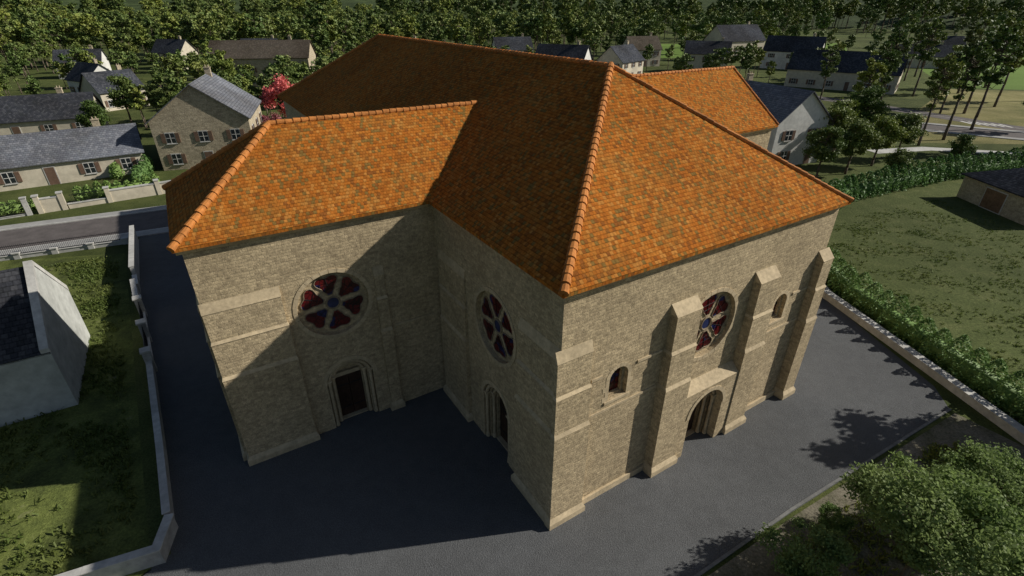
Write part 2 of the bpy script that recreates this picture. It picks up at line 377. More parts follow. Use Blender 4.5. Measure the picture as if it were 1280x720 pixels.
for (x0,x1) in ((1.85,5.65),(12.95,16.2)): string(bt,x0,x1,5.22); bt.box(x0-0.02,x1+0.05,-0.1,0.02,-0.1,0.35,1)
string(bt,4.3,5.7,7.1); string(bt,1.85,2.4,7.1)
for (x0,x1) in ((12.85,13.3),(15.0,16.2)): string(bt,x0,x1,7.1)
bt.tf(F_S).build('buttresses_s',[STONE,ASHLAR],church)
bt=B(); XL=D
buttress(bt,8.0,XL+0.0,0.24,8.75)
buttress(bt,0.35,3.3,0.2,8.75)
bt.tf(F_N).build('buttresses_n',[STONE,ASHLAR],church)
xW=L/2+0.22
cut(wing,TFm([circ_prism(xW,RZ,RR,-1,0.22)]+kit_portal_cuts(xW+.1,0),F_W))
portal_parts(F_W,xW+.1,0,'w'); rose_parts(F_W,xW,'w')
bt=B()
buttress(bt,IN-0.1,3.45,0.28,8.6); buttress(bt,7.6,8.2,0.22,8.4)
string(bt,8.3,10.6,5.22)
bt.tf(F_W).build('buttresses_w',[STONE,ASHLAR],church)
bt=B(); buttress(bt,0.2,2.2,0.25,8.6); buttress(bt,2*WW-2.6,2*WW-0.8,0.25,8.6)
bt.tf(fr(-L+IN,D+2*WW-IN,R(-90))).build('buttresses_wing_end',[STONE,ASHLAR],church)
cb=B()
def cornice(p0,p1,nx,ny):
    d=Vector((p1[0]-p0[0],p1[1]-p0[1],0)); Ln=d.length; d.normalize(); n=Vector((nx,ny,0)); x=0
    while x<Ln-0.05:
        w=min(random.uniform(0.7,1.3),Ln-x); a=Vector((p0[0],p0[1],0))+d*x; e=a+d*(w-0.012)
        j=random.uniform(-0.008,0.008)
        o=n*(0.24+j); i_=-n*0.05
        cb.solid([a+i_+Vector((0,0,HE-.36)),e+i_+Vector((0,0,HE-.36)),e+n*(0.08+j)+Vector((0,0,HE-.36)),a+n*(0.08+j)+Vector((0,0,HE-.36))],
                 [a+i_+Vector((0,0,HE-.165)),e+i_+Vector((0,0,HE-.165)),e+o+Vector((0,0,HE-.165)),a+o+Vector((0,0,HE-.165))])
        x+=w
cornice((0.2,IN),(W-0.2,IN),0,-1); cornice((IN,0.55),(IN,D+IN-0.3),-1,0); cornice((-L+0.1,D+IN),(IN-0.3,D+IN),0,-1)
cornice((-L+IN,D+IN+0.1),(-L+IN,D+2*WW-IN),-1,0); cornice((W-IN,0.55),(W-IN,TD),1,0); cornice((W,TD+IN),(TA-0.1,TD+IN),0,-1)
cb.build('cornice',[ASHLAR],church)
def roof(name,polys,outline):
    b=B()
    for p in polys: b.poly(p)
    n=len(outline)
    for k in range(n):
        (x0,y0),(x1,y1)=outline[k],outline[(k+1)%n]
        b.poly([(x0,y0,HE-0.16),(x1,y1,HE-0.16),(x1,y1,HE),(x0,y0,HE)])
    b.poly([(x,y,HE-0.16) for x,y in outline])
    return b.build(name,[TILE],church)
A=W/2
P=lambda x,y,z:(x,y,z)
roof('roof_main',[[P(0,0,HE),P(W,0,HE),P(A,RB,HR)],[P(0,0,HE),P(A,RB,HR),P(A,BL-RB,HR),P(0,BL,HE)],[P(W,0,HE),P(W,BL,HE),P(A,BL-RB,HR),P(A,RB,HR)],[P(0,BL,HE),P(A,BL-RB,HR),P(W,BL,HE)]],[(0,0),(W,0),(W,BL),(0,BL)])
aj=A*(HL-HE)/(HR-HE)
e=0.02
b=B()
b.poly([(-L,D,HE),(e,D,HE),(aj+e,D+WW,HL),(-L+Q,D+WW,HL)]); b.poly([(-L,D,HE),(-L+Q,D+WW,HL),(-L,D+2*WW,HE)])
b.poly([(-L,D+2*WW,HE),(-L+Q,D+WW,HL),(aj+e,D+WW,HL),(e,D+2*WW,HE)])
for (p,q) in (((-L,D),(e,D)),((-L,D+2*WW),(-L,D)),((e,D+2*WW),(-L,D+2*WW))):
    b.poly([(p[0],p[1],HE-.155),(q[0],q[1],HE-.155),(q[0],q[1],HE),(p[0],p[1],HE)])
b.poly([(-L,D,HE-.155),(0,D,HE-.155),(0,D+2*WW,HE-.155),(-L,D+2*WW,HE-.155)])
b.build('roof_left_wing',[TILE],church)
tj=W-A*(THL-HE)/(HR-HE)
b=B()
b.poly([(W-e,TD,HE),(TA,TD,HE),(TA,TD+TW,THL),(tj-e,TD+TW,THL)]); b.poly([(W-e,TD+2*TW,HE),(tj-e,TD+TW,THL),(TA,TD+TW,THL),(TA,TD+2*TW,HE)])
b.poly([(W,TD,HE-.15),(TA,TD,HE-.15),(TA,TD,HE),(W,TD,HE)])
for s_ in (0,2*TW): b.poly([(TA,TD+s_,HE-.15),(TA,TD+TW,THL-.15),(TA,TD+TW,THL),(TA,TD+s_,HE)])
b.poly([(W,TD,HE-.15),(TA,TD,HE-.15),(TA,TD+TW,THL-.15),(W,TD+TW,THL-.15)])
b.build('roof_right_wing',[TILE],church)
rb=B()
def ridge(p0,p1,r=0.15,ln=0.36):
    p0=Vector(p0);p1=Vector(p1);d=(p1-p0);N=int(d.length/ln);d/=N
    for k in range(N):
        a=p0+d*k; z=Vector((0,0,random.uniform(-0.01,0.02)))
        rb.cyl(a+z,a+d*1.08+z,r*1.12,r*0.86,10)
ridge((0,0,HE+.03),(A,RB,HR+.03),0.17); ridge((W,0,HE),(A,RB,HR),0.12); ridge((A,RB,HR),(A,BL-RB,HR),0.12); ridge((0,BL,HE),(A,BL-RB,HR))
ridge((-L,D,HE),(-L+Q,D+WW,HL)); ridge((-L,D+2*WW,HE),(-L+Q,D+WW,HL)); ridge((-L+Q,D+WW,HL),(aj,D+WW,HL),0.12); ridge((tj,TD+TW,THL),(TA,TD+TW,THL),0.12); ridge((TA-.05,TD,HE),(TA-.05,TD+TW,THL),0.1)
rb.build('ridge_tiles',[RIDGE],church)

# ------------------------------------------------------------ ground & roads
sheet('ground',[(-3000,-1500),(3000,-1500),(3000,4500),(-3000,4500)],0.0,GRASS)
sheet('courtyard',[(-35.2,43.1),(-26,30),(-14.2,13.3),(-22,2),(-10,3),(7.4,12.3),(12.6,15.3),(24.7,21.9),(25.3,24),(24.4,34.6),(22,50),(-8,78),(-33,66),(-38,50)],0.004,ASPH)
sheet('lawn',[(26.9,19),(60,6),(110,60),(71,69.5),(39.4,57),(24,52),(24.8,34.6)],0.004,LAWN)
sheet('yard_grass',[(-14.6,12.6),(-35.6,42.8),(-46.5,41),(-70,20),(-40,-5),(-22,2)],0.004,YARD)
sheet('soil_verge',[(7.4,12.1),(12.6,15.1),(24.8,21.7),(26.5,19.2),(60,5),(30,-10),(-5,3)],0.004,SOIL)
sheet('far_field',[(120,150),(200,300),(520,420),(1100,420),(700,100),(260,122)],0.004,FIELD)
sheet('far_field',[(60,240),(75,330),(200,340),(150,250)],0.004,FIELD)
sheet('dry_meadow',[(66,86),(90,118),(118,148),(255,120),(130,82)],0.004,DRY)
sheet('forest_floor',[(-900,175),(40,175),(60,235),(75,335),(300,420),(900,1600),(-1500,1600)],0.004,mat_ground('forest_floor',[(0.3,(0.05,0.07,0.02)),(0.7,(0.11,0.13,0.04))],0.1,2))
hb=B(); NXh,NYh=60,16
for i in range(NXh+1):
    for j in range(NYh+1):
        ang=R(-62+124*i/NXh); rr=640+1900*(j/NYh)**1.3
        t=j/NYh; z=(46*min(1,t*2.6)+26*mnoise.noise(Vector((i*0.22,j*0.3,0)))*min(1,t*3))-0.5 if j else -2
        hb.v.append((rr*math.sin(ang),rr*math.cos(ang),max(z,-2)))
for i in range(NXh):
    for j in range(NYh):
        a_=i*(NYh+1)+j; hb.f.append((a_,a_+NYh+1,a_+NYh+2,a_+1)); hb.m.append(0)
hb.build('hills',[mat_ground('wooded_hill',[(0.3,(0.03,0.045,0.018)),(0.7,(0.07,0.095,0.035))],0.06,0.4,0.5)],None,True)
def strip_poly(pts,w):
    L1=[];R1=[]
    for i,p in enumerate(pts):
        p=Vector(p); a=Vector(pts[max(i-1,0)]); c=Vector(pts[min(i+1,len(pts)-1)]); d=(c-a).normalized(); n=Vector((-d.y,d.x))
        L1.append(p+n*w/2);R1.append(p-n*w/2)
    return L1,R1
def strip(name,pts,w,z0,z1,mat,off=0):
    if off:
        l,_=strip_poly(pts,2*off) if off>0 else (strip_poly(pts,-2*off)[1],0); pts=[tuple(v) for v in l]
    l,r=strip_poly(pts,w); b=B()
    for i in range(len(pts)-1):
        q=[r[i],r[i+1],l[i+1],l[i]]
        if z1-z0<0.03: b.poly([(v.x,v.y,z1) for v in q])
        else: b.solid([(v.x,v.y,z0) for v in q],[(v.x,v.y,z1) for v in q])
    return b.build(name,[mat])
strip('kerb',[(-8,3.9),(7.4,12.35),(12.6,15.4),(24.75,22.0)],0.13,-0.05,0.05,mat_plain('kerb_granite',(0.17,0.17,0.165),0.2,5))
road=[(-140,2),(-90,25.5),(-50,45.3),(-38,51),(-20,60),(5,88),(30,103),(60,104),(78,98),(100,84),(150,60)]
strip('road',road,6.2,0,0.008,ROADM)
for sgn in (1,-1):
    strip('road_kerb',road,0.18,-0.05,0.12,CONC,off=3.2*sgn)
    strip('pavement',road,1.3,-0.05,0.11,PAVE,off=3.95*sgn)
road2=[(60,160),(74,135),(82,122),(93,98),(112,82)]
strip('road',road2,5.5,0,0.012,ROADM); strip('path',[(56,80),(66,82),(80,78),(110,72)],2.4,0,0.016,CONC)
strip('road_centre_line',road2,0.15,0,0.02,CONC)
b=B()
for k in range(6): b.box(88+k*1.0,88.5+k*1.0,101.0-k*.6,104-k*.6,0.013,0.022)
b.build('crosswalk_marking',[WHITE])

# ------------------------------------------------------------ walls, fences
WJ=[0]
def wall_line(name,pts,h,t,mat,cop=None,pil=None,ph=None,fence=None,copm=None):
    par=empty(name,(pts[0][0],pts[0][1],0)); M=Matrix.Translation((-pts[0][0],-pts[0][1],0))
    b=B();c=B();fe=B()
    for (p,q) in zip(pts[:-1],pts[1:]):
        WJ[0]=(WJ[0]+1)%7; j=WJ[0]*0.004; h_=h+j; t_=t+j*1.3
        p=Vector(p);q=Vector(q);d=(q-p);ln=d.length;d.normalize();n=Vector((-d.y,d.x))
        def seg(bb,s0,s1,w,z0,z1):
            a=p+d*s0;e_=p+d*s1;v=[a-n*w/2,e_-n*w/2,e_+n*w/2,a+n*w/2]
            bb.solid([(x.x,x.y,z0) for x in v],[(x.x,x.y,z1) for x in v])
        seg(b,-t/2,ln+t/2,t_,-0.1,h_)
        if cop: seg(c,-t/2-0.03,ln+t/2+0.03,t_+0.1,h_,h_+cop)
        if pil:
            k=max(1,round(ln/pil))
            for i in range(k+1):
                s_=ln*i/k; seg(b,s_-0.22-j,s_+0.22+j,t_+0.2,-0.1,ph+j); seg(c,s_-0.28-j,s_+0.28+j,t_+0.32,ph+j,ph+j+0.1)
        if fence:
            z0,z1=fence
            for zz in (z0+0.05,z1-0.15): seg(fe,0.2,ln-0.2,0.04,zz,zz+0.045)
            s_=0.3
            while s_<ln-0.2: seg(fe,s_,s_+0.022,0.022,z0,z1); s_+=0.14
    b.tf(M).build('masonry',[mat],par)
    if c.v: c.tf(M).build('coping',[copm or CONC],par)
    if fe.v: fe.tf(M).build('iron_bars',[IRON],par)
wall_line('boundary_wall',[(-18.8,11.1),(-16.5,12.1),(-14.35,13.0),(-14.7,14.4)],0.8,0.26,CONCG,0.05)
wall_line('boundary_wall',[(-14.95,14.7),(-17.6,18.6),(-22.2,25.2)],0.85,0.2,CONCG,0.04)
wall_line('boundary_wall',[(-22.4,25.5),(-27.0,31.9)],0.4,0.2,CONCG,0.05,3.4,1.5,(0.4,1.4))
wall_line('boundary_wall',[(-27.4,32.3),(-29.4,35.0)],1.35,0.24,CONCG,0.05)
wall_line('boundary_wall',[(-29.6,35.4),(-30.6,36.8)],0.8,0.24,CONCG,0.05)
wall_line('boundary_wall',[(-30.8,37.1),(-36.3,45.6)],1.5,0.26,CONCG,0.06)
wall_line('iron_fence',[(-36.9,45.0),(-47,40.6),(-60,34.6)],0.35,0.2,CONC,0.05,3.0,0.5,(0.4,1.35))
wall_line('low_wall',[(25.6,46),(24.5,34.6),(26.8,19.4),(28.4,8)],0.45,0.45,CONC,0.08)
wall_line('street_wall',[(-46.5,56.8),(-38.5,62.5)],1.3,0.35,CREAM,0.12,4,1.7)
wall_line('iron_gate',[(-62,46),(-52.4,52.6)],0.2,0.15,CONC,0.03,5,1.9,(0.2,1.7))
wall_line('street_wall',[(-51.6,53.2),(-49.9,54.4)],1.5,0.35,CREAM,0.1,3,1.9)
wall_line('iron_fence',[(-49.5,54.7),(-46.8,56.6)],0.5,0.3,CREAM,0.08,None,None,(0.5,1.6))

# ------------------------------------------------------------ houses
def house(name,x,y,rz,w,d,he,hr,wm,rm,hip=0,nw=3,storeys=1,door=True,chim=1,ridge_x=True,ov=0.35,coping=False,wdoor=False):
    par=empty(name,(x,y,0),rz)
    b=B(); b.box(-w/2,w/2,-d/2,d/2,-0.2,he-0.05)
    if not hip:
        if ridge_x:
            for sx in (-1,1):
                x0,x1=sorted((sx*w/2,sx*(w/2-0.25))); b.solid([(x0,-d/2,he-.05),(x0,d/2,he-.05),(x0,0,hr-.1)],[(x1,-d/2,he-.05),(x1,d/2,he-.05),(x1,0,hr-.1)])
        else:
            for sy in (-1,1):
                y0,y1=sorted((sy*d/2,sy*(d/2-0.25))); b.solid([(-w/2,y0,he-.05),(w/2,y0,he-.05),(0,y0,hr-.1)],[(-w/2,y1,he-.05),(w/2,y1,he-.05),(0,y1,hr-.1)])
    b.build('walls',[wm],par)
    r=B(); X=w/2+ov;Y=d/2+ov; z0=he-(hr-he)*ov/((d/2) if ridge_x else (w/2))
    def tp(pts):
        r.poly(pts); r.poly([(p[0],p[1],p[2]-0.12) for p in pts][::-1])
    if ridge_x:
        h=hip if hip else 0
        rx=X-h
        tp([(-X,-Y,z0),(X,-Y,z0),(rx,0,hr),(-rx,0,hr)]); tp([(X,Y,z0),(-X,Y,z0),(-rx,0,hr),(rx,0,hr)])
        if h:
            tp([(X,-Y,z0),(X,Y,z0),(rx,0,hr)]); tp([(-X,Y,z0),(-X,-Y,z0),(-rx,0,hr)])
        else:
            for sx in (-X,X):
                r.poly([(sx,-Y,z0-.12),(sx,-Y,z0),(sx,0,hr),(sx,0,hr-.12)]); r.poly([(sx,Y,z0-.12),(sx,Y,z0),(sx,0,hr),(sx,0,hr-.12)])
        for sy in (-Y,Y): r.poly([(-X,sy,z0-.12),(X,sy,z0-.12),(X,sy,z0),(-X,sy,z0)])
    else:
        tp([(-X,-Y,z0),(-X,Y,z0),(0,Y,hr),(0,-Y,hr)]); tp([(X,-Y,z0),(X,Y,z0),(0,Y,hr),(0,-Y,hr)])
        for sy in (-Y,Y):
            r.poly([(-X,sy,z0-.12),(-X,sy,z0),(0,sy,hr),(0,sy,hr-.12)]); r.poly([(X,sy,z0-.12),(X,sy,z0),(0,sy,hr),(0,sy,hr-.12)])
        for sx in (-X,X): r.poly([(sx,-Y,z0-.12),(sx,Y,z0-.12),(sx,Y,z0),(sx,-Y,z0)])
    r.build('roof',[rm],par)
    if coping:
        c=B()
        for sx in (-1,1):
            for sy in (-1,1):
                c.solid([(sx*(X+.02),sy*Y,z0-.1),(sx*(X+.02),0,hr-.05),(sx*(X-.38),0,hr-.05),(sx*(X-.38),sy*Y,z0-.1)],[(sx*(X+.02),sy*Y,z0+.25),(sx*(X+.02),0,hr+.28),(sx*(X-.38),0,hr+.28),(sx*(X-.38),sy*Y,z0+.25)])
        c.build('gable_coping',[CONC],par)
    wi=B()
    def window(cx,cz,face,ww=1.0,wh=1.25,isdoor=False):
        q=B()
        q.box(-ww/2-.1,ww/2+.1,-0.06,0.02,cz-wh/2-.1,cz+wh/2+.12,0)
        q.box(-ww/2,ww/2,-0.075,-0.063,cz-wh/2,cz+wh/2,2 if isdoor else 1)
        if not isdoor:
            q.box(-0.035,0.035,-0.1,-0.078,cz-wh/2,cz+wh/2,3); q.box(-ww/2,ww/2,-0.095,-0.077,cz-.03,cz+.03,3)
            for sx in (-1,1):
                x0,x1=sorted((sx*(ww/2+.12),sx*(ww/2+.12+ww*.48))); q.box(x0,x1,-0.1,-0.003,cz-wh/2,cz+wh/2,2)
            q.box(-ww/2-.15,ww/2+.15,-0.14,-0.061,cz-wh/2-.18,cz-wh/2-.1,0)
        M={0:Matrix.Translation((cx,-d/2,0)),1:Matrix.Translation((w/2,cx,0))@Matrix.Rotation(R(90),4,'Z'),2:Matrix.Translation((cx,d/2,0))@Matrix.Rotation(R(180),4,'Z'),3:Matrix.Translation((-w/2,cx,0))@Matrix.Rotation(R(-90),4,'Z')}[face]
        q.tf(M); i=len(wi.v); wi.v+=q.v; wi.f+=[tuple(k+i for k in f) for f in q.f]; wi.m+=q.m
    if wdoor: window(0,1.15,3,2.6,2.1,True)
    if nw:
      for st_ in range(storeys):
        zc=1.5+2.8*st_
        for face,ln in ((0,w),(1,d),(3,d)):
            if face==3 and wdoor: continue
            n=nw if face==0 else max(1,int(ln/4.5))
            for k in range(n):
                cx=-ln/2+ln*(k+0.5)/n
                if st_==0 and face==0 and door and k==n//2: window(cx,1.1,0,1.0,2.15,True)
                else: window(cx,zc,face)
    if wi.v: wi.build('windows_and_door',[CONC,GLASSD,WOODL if wdoor else SHUT,WHITE],par)
    if chim:
        c=B(); cx=w*0.3 if ridge_x else 0.3; cy=0.3 if ridge_x else d*0.3
        c.box(cx-.4,cx+.4,cy-.3,cy+.3,hr-1.2,hr+0.8); c.box(cx-.47,cx+.47,cy-.37,cy+.37,hr+.8,hr+.9)
        for dx in (-.2,.2): c.cyl((cx+dx,cy,hr+.9),(cx+dx,cy,hr+1.2),0.1,0.09,8)
        c.build('chimney',[HSTONE],par)
    return par
e1=Vector((math.cos(PSI),math.sin(PSI)));e2=Vector((-e1.y,e1.x))
c=Vector((-24.8,22.4))-e1*7+e2*4.1
house('slate_roof_outbuilding',c.x,c.y,PSI,14,8.2,3.7,7.2,GREYW,SLATE,nw=0,door=False,chim=0,ov=0.0,coping=True)
house('stone_gable_house',-44.5,78.5,R(18),12,15,6.6,11.0,HSTONE,SLATEL,nw=3,storeys=2,ridge_x=False)
house('slate_bungalow',-60.5,67.0,R(34),20,8.5,3.0,5.8,CREAM,SLATEL,nw=5)
house('slate_house',-85,92,R(25),22,9,3.2,6.5,CREAM,SLATE,nw=5)
house('long_stone_house',-70,158,R(8),26,11,7.5,11.5,HSTONE,BROWNT,nw=6,storeys=2)
house('cottage',-105,138,R(-30),10,8,4,7.5,WHITE,SLATE); house('cottage',-88,120,R(60),9,8,4,7.5,CREAM,SLATE)
house('cottage',-135,175,R(20),12,8,4.5,8,WHITE,SLATE); house('cottage',-120,200,R(-15),12,8,5.5,9.5,CREAM,SLATE,storeys=2)
house('cottage',-150,140,R(15),12,9,4,7.5,CREAM,BROWNT); house('cottage',-95,215,R(5),14,9,5.5,9,WHITE,SLATE,storeys=2)
house('cottage',-40,210,R(-10),14,9,5.5,9,CREAM,SLATE,storeys=2)
house('cottage',15,165,R(-25),15,9,6,10,WHITE,SLATE,storeys=2); house('cottage',33,170,R(50),13,9,5.5,9.5,CREAM,SLATE,storeys=2)
house('cottage',0,215,R(15),14,9,5.5,9.5,WHITE,SLATE,storeys=2)
house('cottage',48,210,R(15),12,9,6,10,CREAM,BROWNT,storeys=2); house('cottage',66,190,R(-20),14,9,6,9.5,CREAM,SLATE,storeys=2)
house('manor_house',92,235,R(25),22,12,7.5,13,CREAM,SLATE,nw=5,storeys=2); house('cottage',100,200,R(-35),18,10,6,10.5,WHITE,SLATE,storeys=2)
house('long_slate_house',90,150,R(-38),26,10,4.8,9.3,CREAM,SLATE,nw=6,hip=0)
house('white_slate_house',37.5,79.5,R(20),9,15,6.3,10.0,WHITE,SLATEL,nw=2,storeys=2,ridge_x=False)
house('stone_hut',57.5,54,R(0),9,9.5,2.9,5.0,HSTONE,SLATE,hip=4.0,nw=1,chim=0,wdoor=True)
house('cottage',150,205,R(-20),16,9,4,7.5,CREAM,SLATE); house('cottage',185,245,R(-20),16,9,5,8.5,CREAM,SLATE)

# ------------------------------------------------------------ vegetation
def quads(C,U,V):
    n=len(C); v=np.empty((n,4,3)); v[:,0]=C-U-V; v[:,1]=C+U-V; v[:,2]=C+U+V; v[:,3]=C-U+V
    return v.reshape(-1,3)
def rand_quads(C,size,up=0.3,asp=0.6,r=rng):
    n=len(C); N=r.normal(size=(n,3)); N[:,2]=np.abs(N[:,2])+up; N/=np.linalg.norm(N,axis=1)[:,None]
    T=r.normal(size=(n,3)); U=np.cross(N,T); U/=np.linalg.norm(U,axis=1)[:,None]; V=np.cross(N,U)
    s_=size*r.uniform(0.6,1.3,size=(n,1))
    return quads(C,U*s_*0.5,V*s_*0.5*asp)
def leaf_mesh(name,qv,base,mats,nb_m=0,qm=1):
    nv0=len(base.v); n=len(qv)//4
    V=np.concatenate([np.array(base.v).reshape(-1,3),qv]) if nv0 else qv
    me=bpy.data.meshes.new(name)
    tot=0
    lb=[i for f in base.f for i in f]; sb=[]; 
    for f in base.f: sb.append(tot); tot+=len(f)
    li=np.concatenate([np.array(lb,dtype=np.int32),np.arange(n*4,dtype=np.int32)+nv0]) if lb else np.arange(n*4,dtype=np.int32)
    ls=np.concatenate([np.array(sb,dtype=np.int32),tot+4*np.arange(n,dtype=np.int32)]) if sb else 4*np.arange(n,dtype=np.int32)
    me.vertices.add(len(V)); me.vertices.foreach_set('co',V.astype(np.float32).ravel())
    me.loops.add(len(li)); me.loops.foreach_set('vertex_index',li.astype(np.int32))
    me.polygons.add(len(ls)); me.polygons.foreach_set('loop_start',ls.astype(np.int32))
    for m in mats: me.materials.append(m)
    me.polygons.foreach_set('material_index',np.array(base.m+[qm]*n,dtype=np.int32))
    me.update(calc_edges=True); me.validate()
    return me
def tree_mesh(name,seed,h,cr,ch,nl,ls,leaf,nclump=26,trunk=0.22,conical=False,tight=1.0):
    r=np.random.default_rng(seed); rd=random.Random(seed); b=B()
    cz=h-ch/2
    p=Vector((0,0,-0.2)); segs=7; top=h*0.82; pts=[p]
    for k in range(1,segs+1):
        pts.append(Vector((rd.uniform(-1,1)*0.02*h*k/segs,rd.uniform(-1,1)*0.02*h*k/segs,top*k/segs)))
    for k in range(segs): b.cyl(pts[k],pts[k+1],trunk*(1-k/segs*0.85),trunk*(1-(k+1)/segs*0.85),7)
    cl=[]
    for k in range(nclump):
        while True:
            q=r.uniform(-1,1,3)
            d_=np.linalg.norm(q)
            if 0.35<d_<1: break
        if conical:
            f=(1-(q[2]+1)/2)**0.8*0.95+0.1; c=np.array([q[0]*cr*f,q[1]*cr*f,cz+q[2]*ch/2]); rad=cr*0.30*(0.5+f*0.6)
        else:
            c=np.array([q[0]*cr*0.8,q[1]*cr*0.8,cz+q[2]*ch*0.4]); rad=cr*r.uniform(0.18,0.38)*tight
        cl.append((c,rad))
        if k%2==0 or nclump<30 or tight<1:
            zt=max(h*0.18,c[2]-rd.uniform(0.25,0.5)*np.hypot(c[0],c[1])-0.3); i=min(segs-1,int(zt/top*segs)); base=pts[i].lerp(pts[i+1],min(1,max(0,zt/top*segs-i)))
            mid=(base+Vector(c))/2+Vector((0,0,-0.04*h if not conical else 0)); 
            b.cyl(base,mid,trunk*0.3,trunk*0.17,5); b.cyl(mid,Vector(c),trunk*0.17,trunk*0.05,5)
    C=[]
    per=nl//len(cl)
    for c,rad in cl:
        q=r.normal(size=(per,3)); q/=np.linalg.norm(q,axis=1)[:,None]
        q*= (r.uniform(0.0,1.0,(per,1))**0.5)*rad*r.uniform(0.75,1.45,(per,1)); q[:,2]*=0.6 if not conical else 0.4
        C.append(c+q)
    C=np.concatenate(C)
    return leaf_mesh(name,rand_quads(C,ls,r=r),b,[BARK,leaf])
def place(name,me,x,y,s=1,rz=None,z=0):
    o=bpy.data.objects.new(name,me); coll.objects.link(o); o.location=(x,y,z); o.rotation_euler=(0,0,random.uniform(0,6.28) if rz is None else rz); o.scale=(s,s,s*random.uniform(0.92,1.08)); return o
FV=[tree_mesh('forest_tree_%d'%i,100+i,14,3.2+0.4*(i%3),9.5,1500,0.6,LEAFF,26,tight=0.9) for i in range(4)]
FV.append(tree_mesh('forest_tree_4',110,17,2.8,12,1300,0.55,LEAFF,28,tight=0.8))
MV=[tree_mesh('broadleaf_%d'%i,200+i,10,3.6,7.2,7000,0.30,LEAFA,34) for i in range(3)]
PV=[tree_mesh('tall_slim_%d'%i,300+i,18,2.9,13.0,4200,0.36,LEAFA,46,tight=0.75,trunk=0.26) for i in range(3)]
CV=[tree_mesh('pine_0',310,17,3.2,13,5000,0.34,LEAFP,44,conical=True)]
house_xy=[(o.location.x,o.location.y) for o in bpy.data.objects if o.type=='EMPTY' and ('house' in o.name or 'cottage' in o.name or 'bungalow' in o.name or 'hut' in o.name)]
def okpos(x,y,rad=13,gap=26):
    for hx,hy in house_xy:
        if (x-hx)**2+(y-hy)**2<rad**2: return False
        t=Vector((hx,hy)); l=t.length; u=t/l; s_=x*u.x+y*u.y; pr=abs(-x*u.y+y*u.x)
        if l-gap<s_<l and pr<9: return False
    return True
pts=[[] for _ in FV]
cnt=0
while cnt<1200:
    y=random.uniform(185,470); x=random.uniform(-1.15*y,1.15*y)
    if x>0.5*y and y<440 and not (random.random()<0.12 and x<0.95*y): continue
    if 55<x<0.5*y and y<340 and random.random()<0.75: continue
    if mnoise.noise(Vector((x*0.018,y*0.018,3)))<-0.28: continue
    if not okpos(x,y,15,45): continue
    pts[random.choices(range(5),[3,3,3,3,3])[0]].append((x,y,random.uniform(0.6,1.35))); cnt+=1
cnt=0
while cnt<420:
    y=random.uniform(470,600); x=random.uniform(-1.15*y,1.15*y)
    pts[random.randrange(5)].append((x,y,random.uniform(1.4,2.3))); cnt+=1
cnt=0
while cnt<170:
    y=random.uniform(95,190); x=random.uniform(-1.15*y,-0.3*y)
    if not okpos(x,y,13): continue
    pts[random.randrange(4)].append((x,y,random.uniform(0.45,0.8))); cnt+=1
cnt=0
while cnt<60:
    y=random.uniform(150,190); x=random.uniform(-0.3*y,0.6*y)
    if not okpos(x,y,13): continue
    pts[random.randrange(5)].append((x,y,random.uniform(0.5,0.75))); cnt+=1
for vi,pl in enumerate(pts):
    b=B()
    for (x,y,s_) in pl:
        a=random.uniform(0,6.28); h=s_/2
        q=[Vector((x,y,0))+Matrix.Rotation(a,3,'Z')@Vector(v) for v in ((-h,-h,0),(h,-h,0),(h,h,0),(-h,h,0))]; b.poly(q)
    me=bpy.data.meshes.new('forest'); me.from_pydata(b.v,[],b.f); me.update()
    if me.polygons[0].normal.z<0: me.flip_normals()
    o=bpy.data.objects.new('forest',me); coll.objects.link(o)
    o.instance_type='FACES'; o.use_instance_faces_scale=True; o.show_instancer_for_render=False; o.show_instancer_for_viewport=False
    c_=bpy.data.objects.new('forest_tree',FV[vi]); coll.objects.link(c_); c_.parent=o
for (x,y,s_) in [(40,66,0.7),(45,68,0.8),(51,72,0.8),(57,76,0.75),(45,74,0.85),(50,80,0.85),(57,86,0.9),(48,63,0.5),(61,70,0.5),
                 (-57,92,0.8),(-66,84,0.7),(-72,100,0.9),(-52,100,0.9),(-80,78,0.8),(-62,118,1.0),(-48,118,0.9),(-36,98,0.7),(-95,75,0.9),(-38,120,0.9),(-30,112,0.8)]:
    place('broadleaf_tree',random.choice(MV),x,y,s_)
for (x,y,s_) in [(66,84,0.85),(73,88,1.0),(60,92,0.8),(70,104,0.9),(95,112,1.1),(78,114,0.95),(98,95,1.0),(108,120,1.1),(84,96,1.1),(100,135,1),(115,140,1.1),(122,128,1),(72,126,0.8),(130,150,1.1),(118,165,1),(128,175,1.1)]:
    place('tall_tree',random.choice(PV),x,y,s_)
for (x,y,s_) in [(80,80,0.95),(88,79,1.0),(90,112,1.0)]: place('pine_tree',CV[0],x,y,s_)
pinkm=tree_mesh('blossom',400,7,2.6,5,6000,0.24,PINK,24,0.15)
place('blossom_tree',pinkm,-39.0,92,1.35); place('blossom_tree',pinkm,-39,86,0.75)
NB=tree_mesh('near_broadleaf',500,5.2,3.2,4.2,26000,0.10,LEAFN,70,0.11,tight=0.66)
NB2=tree_mesh('near_shrub',501,2.6,2.0,2.2,10000,0.09,LEAFN,44,0.06,tight=0.66)
place('broadleaf_tree',NB,15.6,12.3,1.0,0.5); place('broadleaf_tree',NB,19.4,14.0,0.8,2.5)
place('shrub',NB2,11.4,12.0,1.0,0.3); place('shrub',NB2,13.8,14.4,0.45,1.3)
place('broadleaf_tree',MV[0],30.5,20.3,0.95,1.0)
